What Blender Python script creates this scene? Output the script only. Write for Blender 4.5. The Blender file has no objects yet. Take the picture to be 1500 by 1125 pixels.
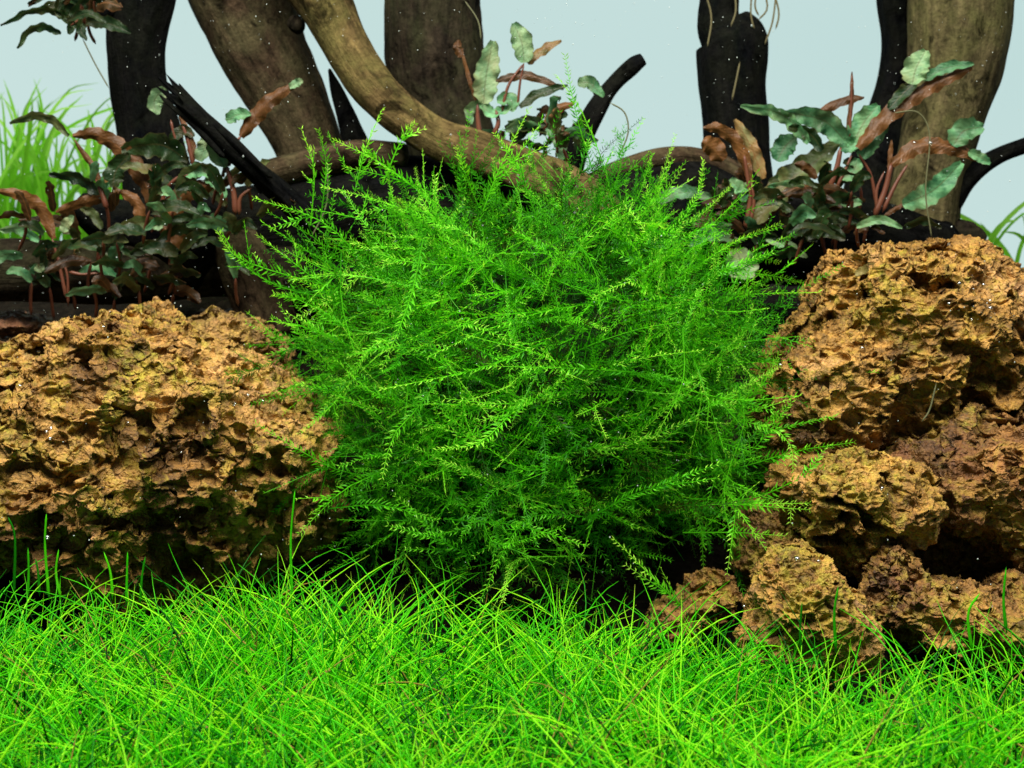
import bpy, bmesh, math, random
import numpy as np
from mathutils import Vector, Matrix

# 1 Blender unit = 1 centimetre
S = bpy.context.scene
COL = S.collection
S.unit_settings.system = 'METRIC'
S.unit_settings.scale_length = 0.01

# ------------------------------------------------------------------ camera
CAM_Y, CAM_Z, PITCH, LENS = -30.0, 8.7, 0.10, 45.0
cam_d = bpy.data.cameras.new('camera'); cam = bpy.data.objects.new('camera', cam_d); COL.objects.link(cam)
cam.location = (0, CAM_Y, CAM_Z); cam.rotation_euler = (math.pi/2 - PITCH, 0, 0)
cam_d.lens = LENS; cam_d.sensor_width = 36; cam_d.clip_start = 0.1; cam_d.clip_end = 500
cam_d.dof.use_dof = True; cam_d.dof.focus_distance = 24.5; cam_d.dof.aperture_fstop = 0.45
S.camera = cam
FPX = 1500 * LENS / 36

# ------------------------------------------------------------------ light
w = bpy.data.worlds.new('World'); S.world = w; w.use_nodes = True
w.node_tree.nodes['Background'].inputs[0].default_value = (0.62, 0.85, 1.0, 1)
w.node_tree.nodes['Background'].inputs[1].default_value = 0.17

def area(name, loc, target, sx, sy, power, col):
    d = bpy.data.lights.new(name, 'AREA'); d.shape = 'RECTANGLE'; d.size = sx; d.size_y = sy
    d.energy = power; d.color = col
    o = bpy.data.objects.new(name, d); COL.objects.link(o); o.location = loc
    o.rotation_euler = (Vector(target) - Vector(loc)).to_track_quat('-Z', 'Y').to_euler()
    return o
# the aquarium's LED bar over the tank, a little towards the front glass
area('aquarium_lamp', (-3, -16, 36), (0, -3, 2), 44, 11, 41000, (1.0, 0.97, 0.88))
S.view_settings.view_transform = 'Standard'
S.view_settings.look = 'None'
S.view_settings.exposure = 0.0
S.view_settings.gamma = 1.0
S.cycles.max_bounces = 6; S.cycles.diffuse_bounces = 3; S.cycles.glossy_bounces = 2
S.cycles.transmission_bounces = 4; S.cycles.transparent_max_bounces = 8
S.cycles.use_denoising = True
S.cycles.caustics_reflective = False; S.cycles.caustics_refractive = False
S.cycles.sample_clamp_indirect = 4.0

# ------------------------------------------------------------------ helpers
def P(px, py, Y):
    """a point of the photo at depth Y (cm) -> world position"""
    x = (px - 750) / FPX; y = (562.5 - py) / FPX
    cp, sp = math.cos(PITCH), math.sin(PITCH)
    d = (x, cp + y * sp, -sp + y * cp)
    t = (Y - CAM_Y) / d[1]
    return np.array((d[0]*t, Y, CAM_Z + d[2]*t))
def cmpx(Y):            # centimetres per photo pixel at depth Y
    return (Y - CAM_Y) / math.cos(PITCH) / FPX

def tag(o, label=None, cat=None, group=None, kind=None):
    if label: o['label'] = label
    if cat: o['category'] = cat
    if group: o['group'] = group
    if kind: o['kind'] = kind
    return o
def empty(name, loc, label, cat, group=None):
    o = bpy.data.objects.new(name, None); COL.objects.link(o); o.location = tuple(loc)
    o.empty_display_size = 0.3
    return tag(o, label, cat, group)
def obj(name, me, parent=None):
    o = bpy.data.objects.new(name, me); COL.objects.link(o)
    if parent:
        o.parent = parent
        o.matrix_parent_inverse = Matrix.Translation(-Vector(parent.location))
    return o
def mesh(name, v, f, mat, smooth=True, attrs=None):
    """v (n,3), f (m,3|4) arrays -> mesh; attrs: name -> (n,) or (n,3)"""
    me = bpy.data.meshes.new(name)
    v = np.asarray(v, dtype=np.float32); f = np.asarray(f, dtype=np.int32)
    me.vertices.add(len(v)); me.vertices.foreach_set('co', v.ravel())
    k = f.shape[1]
    me.loops.add(f.size); me.loops.foreach_set('vertex_index', f.ravel())
    me.polygons.add(len(f)); me.polygons.foreach_set('loop_start', np.arange(len(f), dtype=np.int32) * k)
    me.polygons.foreach_set('use_smooth', np.full(len(f), smooth))
    me.update(calc_edges=True)
    for a, val in (attrs or {}).items():
        val = np.asarray(val, dtype=np.float32)
        if val.ndim == 1:
            at = me.attributes.new(a, 'FLOAT', 'POINT'); at.data.foreach_set('value', val)
        else:
            at = me.attributes.new(a, 'FLOAT_VECTOR', 'POINT'); at.data.foreach_set('vector', val.ravel())
    if mat: me.materials.append(mat)
    return me

# --- numpy noise
def _h(i, j, k, s):
    n = (i.astype(np.int64) * 374761393 + j.astype(np.int64) * 668265263 + k.astype(np.int64) * 2147483647 + s * 974711) & 0xFFFFFFFF
    n = ((n ^ (n >> 13)) * 1274126177) & 0xFFFFFFFF
    n = ((n ^ (n >> 16)) * 2246822519) & 0xFFFFFFFF
    return (n ^ (n >> 15)) / 4294967295.0
def noise(p, s=0):
    i = np.floor(p).astype(np.int64); f = p - i; u = f*f*(3-2*f)
    r = 0
    for a in (0, 1):
        for b in (0, 1):
            for c in (0, 1):
                wgt = (u[:, 0] if a else 1-u[:, 0]) * (u[:, 1] if b else 1-u[:, 1]) * (u[:, 2] if c else 1-u[:, 2])
                r = r + wgt * _h(i[:, 0]+a, i[:, 1]+b, i[:, 2]+c, s)
    return r * 2 - 1
def fbm(p, o=4, s=0):
    r = 0; a = 1.0; t = 0
    for k in range(o):
        r = r + a * noise(p * 2**k + 17.3*k, s+k); t += a; a *= 0.5
    return r / t
def worley(p, s=0, jit=0.95):
    i = np.floor(p).astype(np.int64); best = np.full(len(p), 9.0); rid = np.zeros(len(p))
    for a in (-1, 0, 1):
        for b in (-1, 0, 1):
            for c in (-1, 0, 1):
                I, J, K = i[:, 0]+a, i[:, 1]+b, i[:, 2]+c
                dx = I + .5 + jit*(_h(I, J, K, s)-.5) - p[:, 0]
                dy = J + .5 + jit*(_h(I, J, K, s+1)-.5) - p[:, 1]
                dz = K + .5 + jit*(_h(I, J, K, s+2)-.5) - p[:, 2]
                d = dx*dx + dy*dy + dz*dz
                m = d < best; best = np.where(m, d, best); rid = np.where(m, _h(I, J, K, s+3), rid)
    return np.sqrt(best), rid
def foam(p, s, warp=.3):
    """open-cell foam: rounded bowls that meet in sharp rims; 0 on the rims, up to 1 in the bowls"""
    q = p + warp*np.stack([noise(p*1.7, s+50), noise(p*1.7+9, s+51), noise(p*1.7-9, s+52)], 1)
    F, R = worley(q, s)
    return (1-np.clip(F/.78, 0, 1)**1.5) * (.35+.9*R)
def nrm(a):
    return a / np.maximum(np.linalg.norm(a, axis=-1, keepdims=True), 1e-9)
def smooth_path(pts, n):
    """Catmull-Rom through pts (k, d) -> (n, d)"""
    p = np.asarray(pts, float)
    p = np.vstack([2*p[0]-p[1], p, 2*p[-1]-p[-2]])
    t = np.linspace(0, len(p)-3-1e-6, n); i = t.astype(int); f = (t-i)[:, None]
    a, b, c, d = p[i], p[i+1], p[i+2], p[i+3]
    return 0.5*((2*b)+(-a+c)*f+(2*a-5*b+4*c-d)*f**2+(-a+3*b-3*c+d)*f**3)
def frames(p):
    T = nrm(np.gradient(p, axis=0)); n = np.zeros_like(T)
    a = np.array((0., 1., 0.)) if abs(T[0, 1]) < .8 else np.array((1., 0., 0.))
    a = a - T[0]*a.dot(T[0])
    for k in range(len(p)):
        a = a - T[k]*a.dot(T[k]); a = a/np.linalg.norm(a); n[k] = a
    return T, n, np.cross(T, n)

# ------------------------------------------------------------------ materials
class NT:
    def __init__(s, name):
        s.m = bpy.data.materials.new(name); s.m.use_nodes = True
        s.t = s.m.node_tree; s.t.nodes.clear(); s.out = s.n('ShaderNodeOutputMaterial')
    def n(s, typ, **kw):
        o = s.t.nodes.new(typ)
        for k, v in kw.items():
            if k.startswith('i_'):
                key = k[2:]; key = int(key) if key.isdigit() else key.replace('_', ' ')
                s.put(o.inputs[key], v)
            else: setattr(o, k, v)
        return o
    def put(s, inp, v):
        if isinstance(v, bpy.types.NodeSocket): s.t.links.new(v, inp)
        elif isinstance(v, tuple) and len(v) == 3 and inp.type == 'RGBA': inp.default_value = (*v, 1)
        else: inp.default_value = v
    def noise(s, vec, scale, detail=4, rough=.55, dist=0):
        o = s.n('ShaderNodeTexNoise', i_Scale=scale, i_Detail=detail, i_Roughness=rough, i_Distortion=dist)
        if vec is not None: s.put(o.inputs['Vector'], vec)
        return o.outputs['Fac']
    def ramp(s, fac, stops, interp='LINEAR'):
        o = s.n('ShaderNodeValToRGB'); s.put(o.inputs[0], fac); r = o.color_ramp; r.interpolation = interp
        while len(r.elements) < len(stops): r.elements.new(0.5)
        for e, (p, c) in zip(r.elements, stops):
            e.position = p; e.color = (*c, 1) if isinstance(c, tuple) else (c, c, c, 1)
        return o.outputs[0]
    def mix(s, f, a, b, mode='MIX'):
        o = s.n('ShaderNodeMix', data_type='RGBA', blend_type=mode)
        s.put(o.inputs[0], f); s.put(o.inputs[6], a); s.put(o.inputs[7], b); return o.outputs[2]
    def math(s, op, a, b=0.0, c=0.0, clamp=False):
        o = s.n('ShaderNodeMath', operation=op, use_clamp=clamp)
        s.put(o.inputs[0], a); s.put(o.inputs[1], b); s.put(o.inputs[2], c); return o.outputs[0]
    def attr(s, name, out='Fac'):
        return s.n('ShaderNodeAttribute', attribute_name=name).outputs[out]
    def bump(s, h, strength, dist):
        return s.n('ShaderNodeBump', i_Height=h, i_Strength=strength, i_Distance=dist).outputs[0]
    def bsdf(s, col, rough=.7, normal=None, spec=.3, **kw):
        o = s.n('ShaderNodeBsdfPrincipled'); s.put(o.inputs['Base Color'], col); s.put(o.inputs['Roughness'], rough)
        s.put(o.inputs['Specular IOR Level'], spec)
        if normal is not None: s.put(o.inputs['Normal'], normal)
        for k, v in kw.items(): s.put(o.inputs[k], v)
        return o.outputs[0]
    def done(s, sh):
        s.t.links.new(sh, s.out.inputs[0]); return s.m
    def leafy(s, col, tcol, trans=.4, rough=.4, spec=.3, normal=None):
        a = s.bsdf(col, rough, normal, spec); b = s.n('ShaderNodeBsdfTranslucent'); s.put(b.inputs[0], tcol)
        x = s.n('ShaderNodeMixShader'); x.inputs[0].default_value = trans
        s.t.links.new(a, x.inputs[1]); s.t.links.new(b.outputs[0], x.inputs[2]); return s.done(x.outputs[0])

def rock_material(name, cols, green=.5, seed=0.0, dark=1.0):
    t = NT(name); co = t.n('ShaderNodeTexCoord').outputs['Object']
    mp = t.n('ShaderNodeMapping'); t.put(mp.inputs[0], co); mp.inputs['Location'].default_value = (seed, seed*.7, seed*1.3)
    v = mp.outputs[0]
    base = t.ramp(t.noise(v, 0.55, 5, .6, .6), [(.30, cols[0]), (.45, cols[1]), (.56, cols[2]), (.70, cols[3])])
    fine = t.ramp(t.noise(v, 5.0, 5, .7), [(.32, .42), (.5, .95), (.68, 1.35)])
    mp2 = t.n('ShaderNodeMapping'); t.put(mp2.inputs[0], v); mp2.inputs['Scale'].default_value = (1, 1, 1.8)
    fine2 = t.ramp(t.noise(mp2.outputs[0], 7.0, 4, .75, 1.2), [(.36, .30), (.47, .85), (.65, 1.25)])
    c = t.mix(.7, t.mix(.7, base, fine, 'MULTIPLY'), fine2, 'MULTIPLY')
    g = t.math('MULTIPLY', t.ramp(t.noise(v, .5, 6, .7, 1.0), [(.50, 0.0), (.62, 1.0)]), t.ramp(t.noise(v, 4, 4, .7), [(.42, 0.0), (.62, 1.0)]))
    c = t.mix(t.math('MULTIPLY', g, green), c, (.34, .31, .02))
    mot = t.ramp(t.noise(v, 2.1, 5, .7, .8), [(.36, .38), (.47, .85), (.56, 1.0), (.68, 1.3)])
    c = t.mix(.85, c, mot, 'MULTIPLY')
    yel = t.ramp(t.noise(v, 1.3, 5, .7, 1.4), [(.52, 0.0), (.62, .55)])
    c = t.mix(t.math('MULTIPLY', yel, green), c, (.42, .30, .025))
    rust = t.ramp(t.noise(v, .33, 3, .6, .4), [(.55, 0.0), (.70, .35)])
    c = t.mix(rust, c, (.34*dark, .115*dark, .04*dark))
    h1 = t.noise(v, 9, 5, .72, .8)
    vor = t.n('ShaderNodeTexVoronoi', i_Scale=10.0, i_Randomness=1.0)
    t.put(vor.inputs['Vector'], t.mix(.25, v, t.n('ShaderNodeTexNoise', i_Scale=6.0, i_Vector=v).outputs['Color']))
    hh = t.math('ADD', t.math('MULTIPLY', vor.outputs['Distance'], 1.3), t.math('MULTIPLY', h1, .6))
    return t.done(t.bsdf(c, .66, t.bump(hh, .9, .07), .4))

TAN = [(.09, .038, .008), (.29, .14, .024), (.50, .265, .058), (.54, .28, .11)]
RUSTY = [(.09, .036, .009), (.25, .115, .022), (.42, .21, .045), (.46, .24, .09)]
M_ROCK_L = rock_material('lava_rock_ochre', TAN, .95, 3.0)
M_ROCK_L2 = rock_material('lava_rock_olive', [(.08, .04, .008), (.20, .11, .02), (.32, .19, .04), (.36, .18, .07)], .7, 9.0)
M_ROCK_R = rock_material('lava_rock_gold', [(.10, .043, .008), (.30, .145, .023), (.48, .25, .05), (.50, .27, .10)], .85, 14.0)
M_ROCK_R2 = rock_material('lava_rock_brown', RUSTY, .75, 21.0)
M_ROCK_F = rock_material('lava_rock_red_brown', [(.08, .03, .015), (.18, .07, .03), (.26, .11, .05), (.20, .10, .05)], .2, 5.0)

def wood_material(name, dark, light, algae, amount=.3, seed=0.0, rough=.65):
    t = NT(name); g = t.attr('grain', 'Vector')
    mp = t.n('ShaderNodeMapping'); t.put(mp.inputs[0], g); mp.inputs['Location'].default_value = (seed, seed, seed)
    v = mp.outputs[0]
    c = t.mix(t.ramp(t.noise(v, 2.2, 7, .68, .4), [(.36, 0.0), (.66, 1.0)]), dark, light)
    co = t.n('ShaderNodeTexCoord').outputs['Object']
    blot = t.ramp(t.noise(co, .75, 5, .65, .5), [(.42, 0.0), (.62, 1.0)])
    c = t.mix(t.math('MULTIPLY', blot, amount), c, algae)
    scar = t.ramp(t.noise(co, .8, 5, .7, 1.4), [(.36, .22), (.47, 1.0)])
    c = t.mix(1.0, c, scar, 'MULTIPLY')
    streak = t.noise(v, 7, 6, .7)
    c = t.mix(.35, c, t.ramp(streak, [(.35, .45), (.6, 1.25)]), 'MULTIPLY')
    c = t.mix(.6, c, t.ramp(t.noise(co, 5, 5, .7, .6), [(.36, .35), (.6, 1.3)]), 'MULTIPLY')
    h = t.math('ADD', t.noise(v, 6, 6, .7), t.math('MULTIPLY', t.noise(co, 14, 3), .35))
    return t.done(t.bsdf(c, .85, t.bump(h, .8, .12), .02))
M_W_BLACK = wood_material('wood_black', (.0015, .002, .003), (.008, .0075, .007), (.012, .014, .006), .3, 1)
M_W_DARK = wood_material('wood_dark_brown', (.008, .0065, .005), (.042, .031, .020), (.04, .042, .018), .5, 2)
M_W_BROWN = wood_material('wood_brown', (.012, .008, .005), (.080, .052, .030), (.085, .075, .035), .6, 3)
M_W_OLIVE = wood_material('wood_olive_tan', (.022, .015, .007), (.17, .115, .045), (.11, .10, .03), .55, 4)
M_W_GREY = wood_material('wood_olive_grey', (.03, .024, .012), (.135, .108, .05), (.09, .088, .03), .6, 5)

def plant_leaf_material(name, top, topl, under, underl, seed=0.0):
    t = NT(name); co = t.n('ShaderNodeTexCoord').outputs['Object']; rnd = t.n('ShaderNodeObjectInfo').outputs['Random']
    back = t.n('ShaderNodeNewGeometry').outputs['Backfacing']
    e = t.attr('rib')          # 0 at the midrib, 1 at the margin
    veins = t.attr('vein')
    nn = t.noise(co, 2.6, 5, .6)
    a = t.mix(t.ramp(nn, [(.35, 0.0), (.65, 1.0)]), top, topl)
    a = t.mix(t.ramp(t.noise(co, 1.1, 4, .6, .8), [(.46, 0.0), (.66, .75)]), a, t.mix(.45, underl, topl))
    a = t.mix(t.math('MULTIPLY', t.ramp(veins, [(.0, 0.0), (.5, 0.0), (1.0, 1.0)]), .15), a, topl)
    a = t.mix(t.ramp(e, [(.0, .6), (.10, 0.0), (.86, 0.0), (1.0, .55)]), a, (.10, .075, .025))
    b = t.mix(t.ramp(nn, [(.35, 0.0), (.65, 1.0)]), under, underl)
    b = t.mix(t.ramp(t.noise(co, 1.3, 4, .6, .8), [(.48, 0.0), (.66, .6)]), b, t.mix(.5, underl, top))
    b = t.mix(t.ramp(e, [(.0, .8), (.12, 0.0), (.85, 0.0), (1.0, .6)]), b, (.20, .08, .025))
    c = t.mix(back, a, b)
    c = t.mix(1.0, c, t.ramp(rnd, [(.0, .65), (1.0, 1.3)]), 'MULTIPLY')
    n = t.bump(t.math('ADD', t.noise(co, 12, 4, .6), t.math('MULTIPLY', veins, .25)), .5, .05)
    return t.leafy(c, c, .38, .42, .35, n)
M_LEAF = plant_leaf_material('ruffled_leaf', (.035, .15, .06), (.19, .46, .20), (.085, .040, .012), (.19, .085, .025))
M_LEAF_PALE = plant_leaf_material('pale_leaf', (.16, .34, .16), (.34, .50, .24), (.18, .09, .03), (.30, .18, .06))
M_LEAF_BRONZE = plant_leaf_material('bronze_leaf', (.03, .045, .012), (.12, .16, .05), (.10, .045, .012), (.2, .09, .03))
M_WITHER = plant_leaf_material('withered_leaf', (.30, .24, .08), (.45, .38, .14), (.3, .2, .08), (.3, .2, .08))
M_LEAF_DARK_SHADED = plant_leaf_material('dark_or_shaded_leaf', (.006, .024, .009), (.03, .07, .018), (.036, .018, .006), (.08, .038, .012))  # naturally dark leaves, plus shade low in the plants put into the colour
M_LEAF_BROWN = plant_leaf_material('brown_leaf', (.04, .028, .009), (.10, .06, .018), (.085, .036, .010), (.20, .080, .022))
t = NT('red_petiole'); co = t.n('ShaderNodeTexCoord').outputs['Object']
M_PET = t.leafy(t.mix(t.noise(co, 2.5), (.075, .014, .010), (.20, .075, .035)), (.15, .03, .015), .2, .4, .4)
t = NT('green_thread'); M_THREAD = t.done(t.bsdf((.10, .10, .045), .6))
t = NT('pale_root'); M_ROOT = t.done(t.bsdf((.10, .085, .035), .7))

def green_material(name, stops, tr, trans, var=.35, rough=.38):
    t = NT(name); f = t.attr('tone'); rnd = t.n('ShaderNodeObjectInfo').outputs['Random']
    f = t.math('ADD', f, t.math('MULTIPLY', t.math('SUBTRACT', rnd, .5), var), clamp=True)
    c = t.ramp(f, stops)
    c2 = t.mix(1.0, c, tr, 'MULTIPLY')
    return t.leafy(c, c2, trans, rough, .12)
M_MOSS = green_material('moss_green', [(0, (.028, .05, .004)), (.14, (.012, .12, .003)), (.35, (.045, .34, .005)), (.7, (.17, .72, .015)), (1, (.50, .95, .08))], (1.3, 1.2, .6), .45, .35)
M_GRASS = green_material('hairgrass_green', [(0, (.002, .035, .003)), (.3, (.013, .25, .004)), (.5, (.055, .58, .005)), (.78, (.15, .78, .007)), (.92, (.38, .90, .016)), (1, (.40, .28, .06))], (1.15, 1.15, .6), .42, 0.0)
M_BACKGRASS = green_material('back_grass_green', [(0, (.07, .30, .01)), (.5, (.20, .58, .03)), (1, (.42, .78, .14))], (1.2, 1.1, .7), .5, .5)
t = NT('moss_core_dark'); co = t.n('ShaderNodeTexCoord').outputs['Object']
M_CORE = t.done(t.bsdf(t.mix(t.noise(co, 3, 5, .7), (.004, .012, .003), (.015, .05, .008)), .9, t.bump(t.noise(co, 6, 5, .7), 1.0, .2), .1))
t = NT('aquarium_soil'); co = t.n('ShaderNodeTexCoord').outputs['Object']
vv = t.n('ShaderNodeTexVoronoi', i_Scale=5.0); t.put(vv.inputs['Vector'], co)
M_SOIL = t.done(t.bsdf(t.mix(vv.outputs['Color'], (.005, .004, .003), (.016, .012, .008)), .9, t.bump(vv.outputs['Distance'], 1.0, .12), .03))
t = NT('white_speck'); M_SPECK = t.done(t.bsdf((.50, .55, .52), .4, None, .5))
t = NT('bubble_silver')
lw = t.n('ShaderNodeLayerWeight', i_Blend=.35).outputs['Facing']
ga = t.n('ShaderNodeBsdfGlossy'); ga.inputs[0].default_value = (.95, 1, 1, 1); ga.inputs['Roughness'].default_value = .22
gb = t.n('ShaderNodeBsdfTransparent'); gx = t.n('ShaderNodeMixShader')
t.put(gx.inputs[0], t.ramp(lw, [(.0, .30), (.6, .55), (1.0, 1.0)])); t.t.links.new(gb.outputs[0], gx.inputs[1]); t.t.links.new(ga.outputs[0], gx.inputs[2])
M_BUB = t.done(gx.outputs[0])

# ------------------------------------------------------------------ the setting
def ground_z(x, y):
    s = np.clip((y + 4.5) / 18, 0, 1); s = s*s*(3-2*s)
    return 7.6 * s + 0.35*np.exp(-((x+4.6)/2.0)**2)*np.exp(-((y+5.5)/3.0)**2) - 0.35*np.clip((x-3)/6, 0, 1)*np.clip((y+12)/6, 0, 1)*np.clip((-y-3)/4, 0, 1)
gx_, gy_ = np.meshgrid(np.linspace(-45, 45, 260), np.linspace(-26, 30, 200))
gp = np.stack([gx_.ravel(), gy_.ravel(), ground_z(gx_.ravel(), gy_.ravel())], 1)
gp[:, 2] += .12 * fbm(gp*1.3, 4, 5)
ii = np.arange(199)[:, None]*260 + np.arange(259)[None]; ii = ii.ravel()
g = obj('ground', mesh('ground', gp, np.stack([ii, ii+1, ii+261, ii+260], 1), M_SOIL)); tag(g, kind='structure')

# backlit frosted film on the rear glass
t = NT('frosted_backlight'); tc = t.n('ShaderNodeTexCoord').outputs['Generated']
sep = t.n('ShaderNodeSeparateXYZ'); t.put(sep.inputs[0], tc)
c = t.mix(t.ramp(t.noise(tc, 1.6, 2, .5), [(.3, 0.0), (.7, 1.0)]), (.50, .69, .675), (.62, .785, .76))
em = t.n('ShaderNodeEmission', i_Color=c, i_Strength=1.0)
M_BACK = t.done(em.outputs[0])
bv = np.array([(-50, 30, -6), (50, 30, -6), (50, 30, 46), (-50, 30, 46), (-50, 30.4, -6), (50, 30.4, -6), (50, 30.4, 46), (-50, 30.4, 46)], float)
bf = np.array([(0, 1, 2, 3), (5, 4, 7, 6), (1, 5, 6, 2), (4, 0, 3, 7), (3, 2, 6, 7), (4, 5, 1, 0)])
b = obj('backdrop', mesh('backdrop', bv, bf, M_BACK, False)); tag(b, kind='structure')

# ------------------------------------------------------------------ lava rocks
_ico = {}
def ico(level):
    if level not in _ico:
        bm = bmesh.new(); bmesh.ops.create_icosphere(bm, subdivisions=level, radius=1)
        v = np.array([q.co[:] for q in bm.verts]); f = np.array([[q.index for q in p.verts] for p in bm.faces]); bm.free()
        _ico[level] = (nrm(v), f)
    return _ico[level]
def vnormals(v, f):
    fn = np.cross(v[f[:, 1]]-v[f[:, 0]], v[f[:, 2]]-v[f[:, 0]]); n = np.zeros_like(v)
    for k in range(3):
        for a in range(3): n[:, a] += np.bincount(f[:, k], fn[:, a], len(v))
    return nrm(n)
def pit(p, r, s, warp=.35):
    q = p + warp*np.stack([noise(p*1.9, s+50), noise(p*1.9+9, s+51), noise(p*1.9-9, s+52)], 1)
    F, R = worley(q, s); rr = r*(.55+.75*R)
    return np.sqrt(np.clip(1-(F/rr)**2, 0, 1)) * (.5+.5*R)
def lava_rock(blobs, seed, level, mat, label, macro=.5, big=.34, mid=.17, small=.085, center=None, toward=(0, -.55, .12), dents=()):
    """blobs: (px, py, Y, rx_px, rz_px, ry_cm)"""
    d, f = ico(level)
    d = nrm(d + np.array(toward))             # finer mesh on the side the light and the viewer reach
    B = []
    for px, py, Y, rx, rz, ry in blobs:
        k = cmpx(Y); B.append((P(px, py, Y), np.array((rx*k, ry, rz*k))))
    c = P(*center) if center else B[0][0]
    def field(x):                             # smooth union of the ellipsoids, < 0 inside
        e = np.array([(np.linalg.norm((x-q)/rr, axis=1)-1)*rr.min() for q, rr in B])
        return -np.log(np.exp(-e/.30).sum(0))*.30 + .22
    rmax = max(np.linalg.norm(q-c)+rr.max() for q, rr in B)*1.15; n_ = 46
    R = np.full(len(d), .3); prev = np.full(len(d), 1.0); done = np.zeros(len(d), bool)
    for k in range(n_):                       # walk inwards along every ray to the skin
        rr_ = rmax*(1-k/n_); todo = np.nonzero(~done)[0]
        if not len(todo): break
        fv = field(c + d[todo]*rr_); hit = fv < 0; idx = todo[hit]
        R[idx] = rr_ + (rmax/n_)*(-fv[hit])/(-fv[hit]+prev[idx]); done[idx] = True; prev[todo[~hit]] = fv[~hit]
    v = c + d * R[:, None]
    n = vnormals(v, f)
    v = v + n * (macro * (fbm(v*.42 + seed, 5, seed) * 1.6 + .75*(1-2.4*np.abs(fbm(v*.75-seed, 4, seed+7))) - .2))[:, None]
    n = vnormals(v, f)
    for px, py, rx, rz, dep in dents:         # large hollows in the front
        q = P(px, py, c[1]-1.5); k = cmpx(c[1]-1.5); wn = fbm(v*.9+7, 4, seed); wm = fbm(v*.9-7, 4, seed+1); e = ((v[:, 0]-q[0]+2.0*wn)/(rx*k))**2 + ((v[:, 2]-q[2]+1.4*wm)/(rz*k))**2 + 1.1*fbm(v*2.2, 3, seed+3)
        v[:, 1] += np.where(v[:, 1] < c[1], dep*.75*np.clip(1.2-e-.5*np.abs(noise(v*1.7, seed+2)), 0, 1)**.8, 0)
    sq = v * np.array((1, 1, 1.5)) + seed*3.1
    F, Rr = worley(sq*.55, seed+11)
    caves = np.clip((noise(v*.33 + seed*2, seed+5) - .05)*2.5, 0, 1)
    h = -big * pit(sq*.75, .62, seed+20) * (.3 + .9*caves)
    m2 = np.clip(.55 + 1.2*noise(v*.6 - seed, seed+6), .15, 1.2)
    h -= 1.8*mid * foam(sq*2.0, seed+30) * m2
    v = v + n*h[:, None]
    h = -2.5*small * foam(sq*4.4, seed+40) * np.clip(.9 + noise(v*.9+seed, seed+8), .4, 1.4)
    h -= 1.2*small * foam(sq*9.0, seed+70, .2)
    v = v + n*h[:, None]
    o = obj('lava_rock', mesh('lava_rock', v - c, f, mat)); o.location = tuple(c)
    return tag(o, label, 'rock', 'lava rocks around the moss')

lava_rock([(110, 655, 0, 290, 150, 4.2), (300, 650, -.3, 170, 150, 3.6), (60, 720, -.8, 240, 130, 3.6), (395, 690, -.6, 85, 110, 2.6), (175, 528, .8, 125, 78, 3), (60, 560, .6, 120, 65, 3), (250, 790, -.3, 240, 100, 3), (430, 640, -.1, 95, 85, 2.4), (455, 740, -.6, 70, 80, 2.2)],
          3, 8, M_ROCK_L, 'largest ochre lava rock, full of pits, at the lower left behind the grass', .5, .42, .2, .09, center=(180, 660, 0), dents=[(235, 625, 75, 22, .9), (15, 545, 26, 30, 1.0), (75, 532, 60, 16, .6), (200, 738, 150, 26, .8), (380, 665, 40, 20, .7), (110, 690, 60, 16, .6), (440, 720, 20, 60, .9), (60, 800, 120, 40, .8), (300, 830, 160, 40, .8)])
lava_rock([(330, 540, 3, 115, 90, 2.5), (300, 580, 2.6, 110, 110, 2.5)], 8, 7, M_ROCK_L2, 'darker olive lava rock sitting behind the largest ochre rock, beside the moss', .3, .2, .14, .07)
lava_rock([(25, 475, 6, 75, 34, 2.2)], 12, 5, M_ROCK_F, 'low reddish rock at the left edge under the fallen log', .25, .15, .1, .05)
lava_rock([(325, 470, 8, 85, 26, 2)], 13, 5, M_ROCK_F, 'dim red-brown rock behind the olive rock, at the foot of the leaning log', .2, .12, .1, .05)
lava_rock([(1330, 490, 1.2, 155, 150, 3.4), (1212, 575, .6, 95, 115, 2.8), (1460, 550, 1.2, 100, 135, 3.2), (1300, 415, 1.2, 105, 68, 2.6), (1400, 440, 1.2, 80, 80, 2.6), (1180, 610, 0, 90, 110, 2.4), (1400, 610, 1, 170, 120, 3)],
          21, 8, M_ROCK_R, 'tallest golden lava rock at the right with a hollow near its top', .5, .40, .17, .08, center=(1320, 520, 1), dents=[(1330, 392, 62, 26, 1.5), (1400, 585, 80, 30, .9), (1195, 500, 12, 80, .7), (1165, 560, 40, 26, .8), (1380, 520, 50, 26, .6), (1460, 560, 40, 20, .8)])
lava_rock([(1415, 690, -1.6, 105, 90, 2.5), (1500, 745, -1.6, 85, 130, 2.6), (1350, 665, -1.4, 60, 45, 1.6), (1405, 620, -1.6, 50, 30, 1.4)], 27, 7, M_ROCK_R2, 'pinkish brown rock at the right edge under the tallest rock', .42, .32, .17, .08, center=(1440, 720, -1.6))
lava_rock([(1240, 728, -2.6, 118, 86, 2.2), (1325, 735, -2.8, 48, 55, 1.6), (1190, 700, -2.4, 75, 55, 1.8), (1260, 800, -2.2, 90, 60, 1.6)], 33, 7, M_ROCK_R, 'overhanging knob of golden rock beside the moss, right above the small front rock', .34, .28, .16, .08, dents=[(1238, 742, 40, 14, .8), (1200, 790, 60, 22, .9), (1345, 730, 16, 10, .4)])
lava_rock([(1175, 870, -5.6, 80, 80, 1.7), (1215, 930, -5.6, 85, 75, 1.6), (1150, 930, -5.4, 80, 60, 1.5)], 39, 7, M_ROCK_R, 'small rounded ochre rock with a pointed top standing nearest in the grass', .32, .22, .15, .08)
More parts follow.
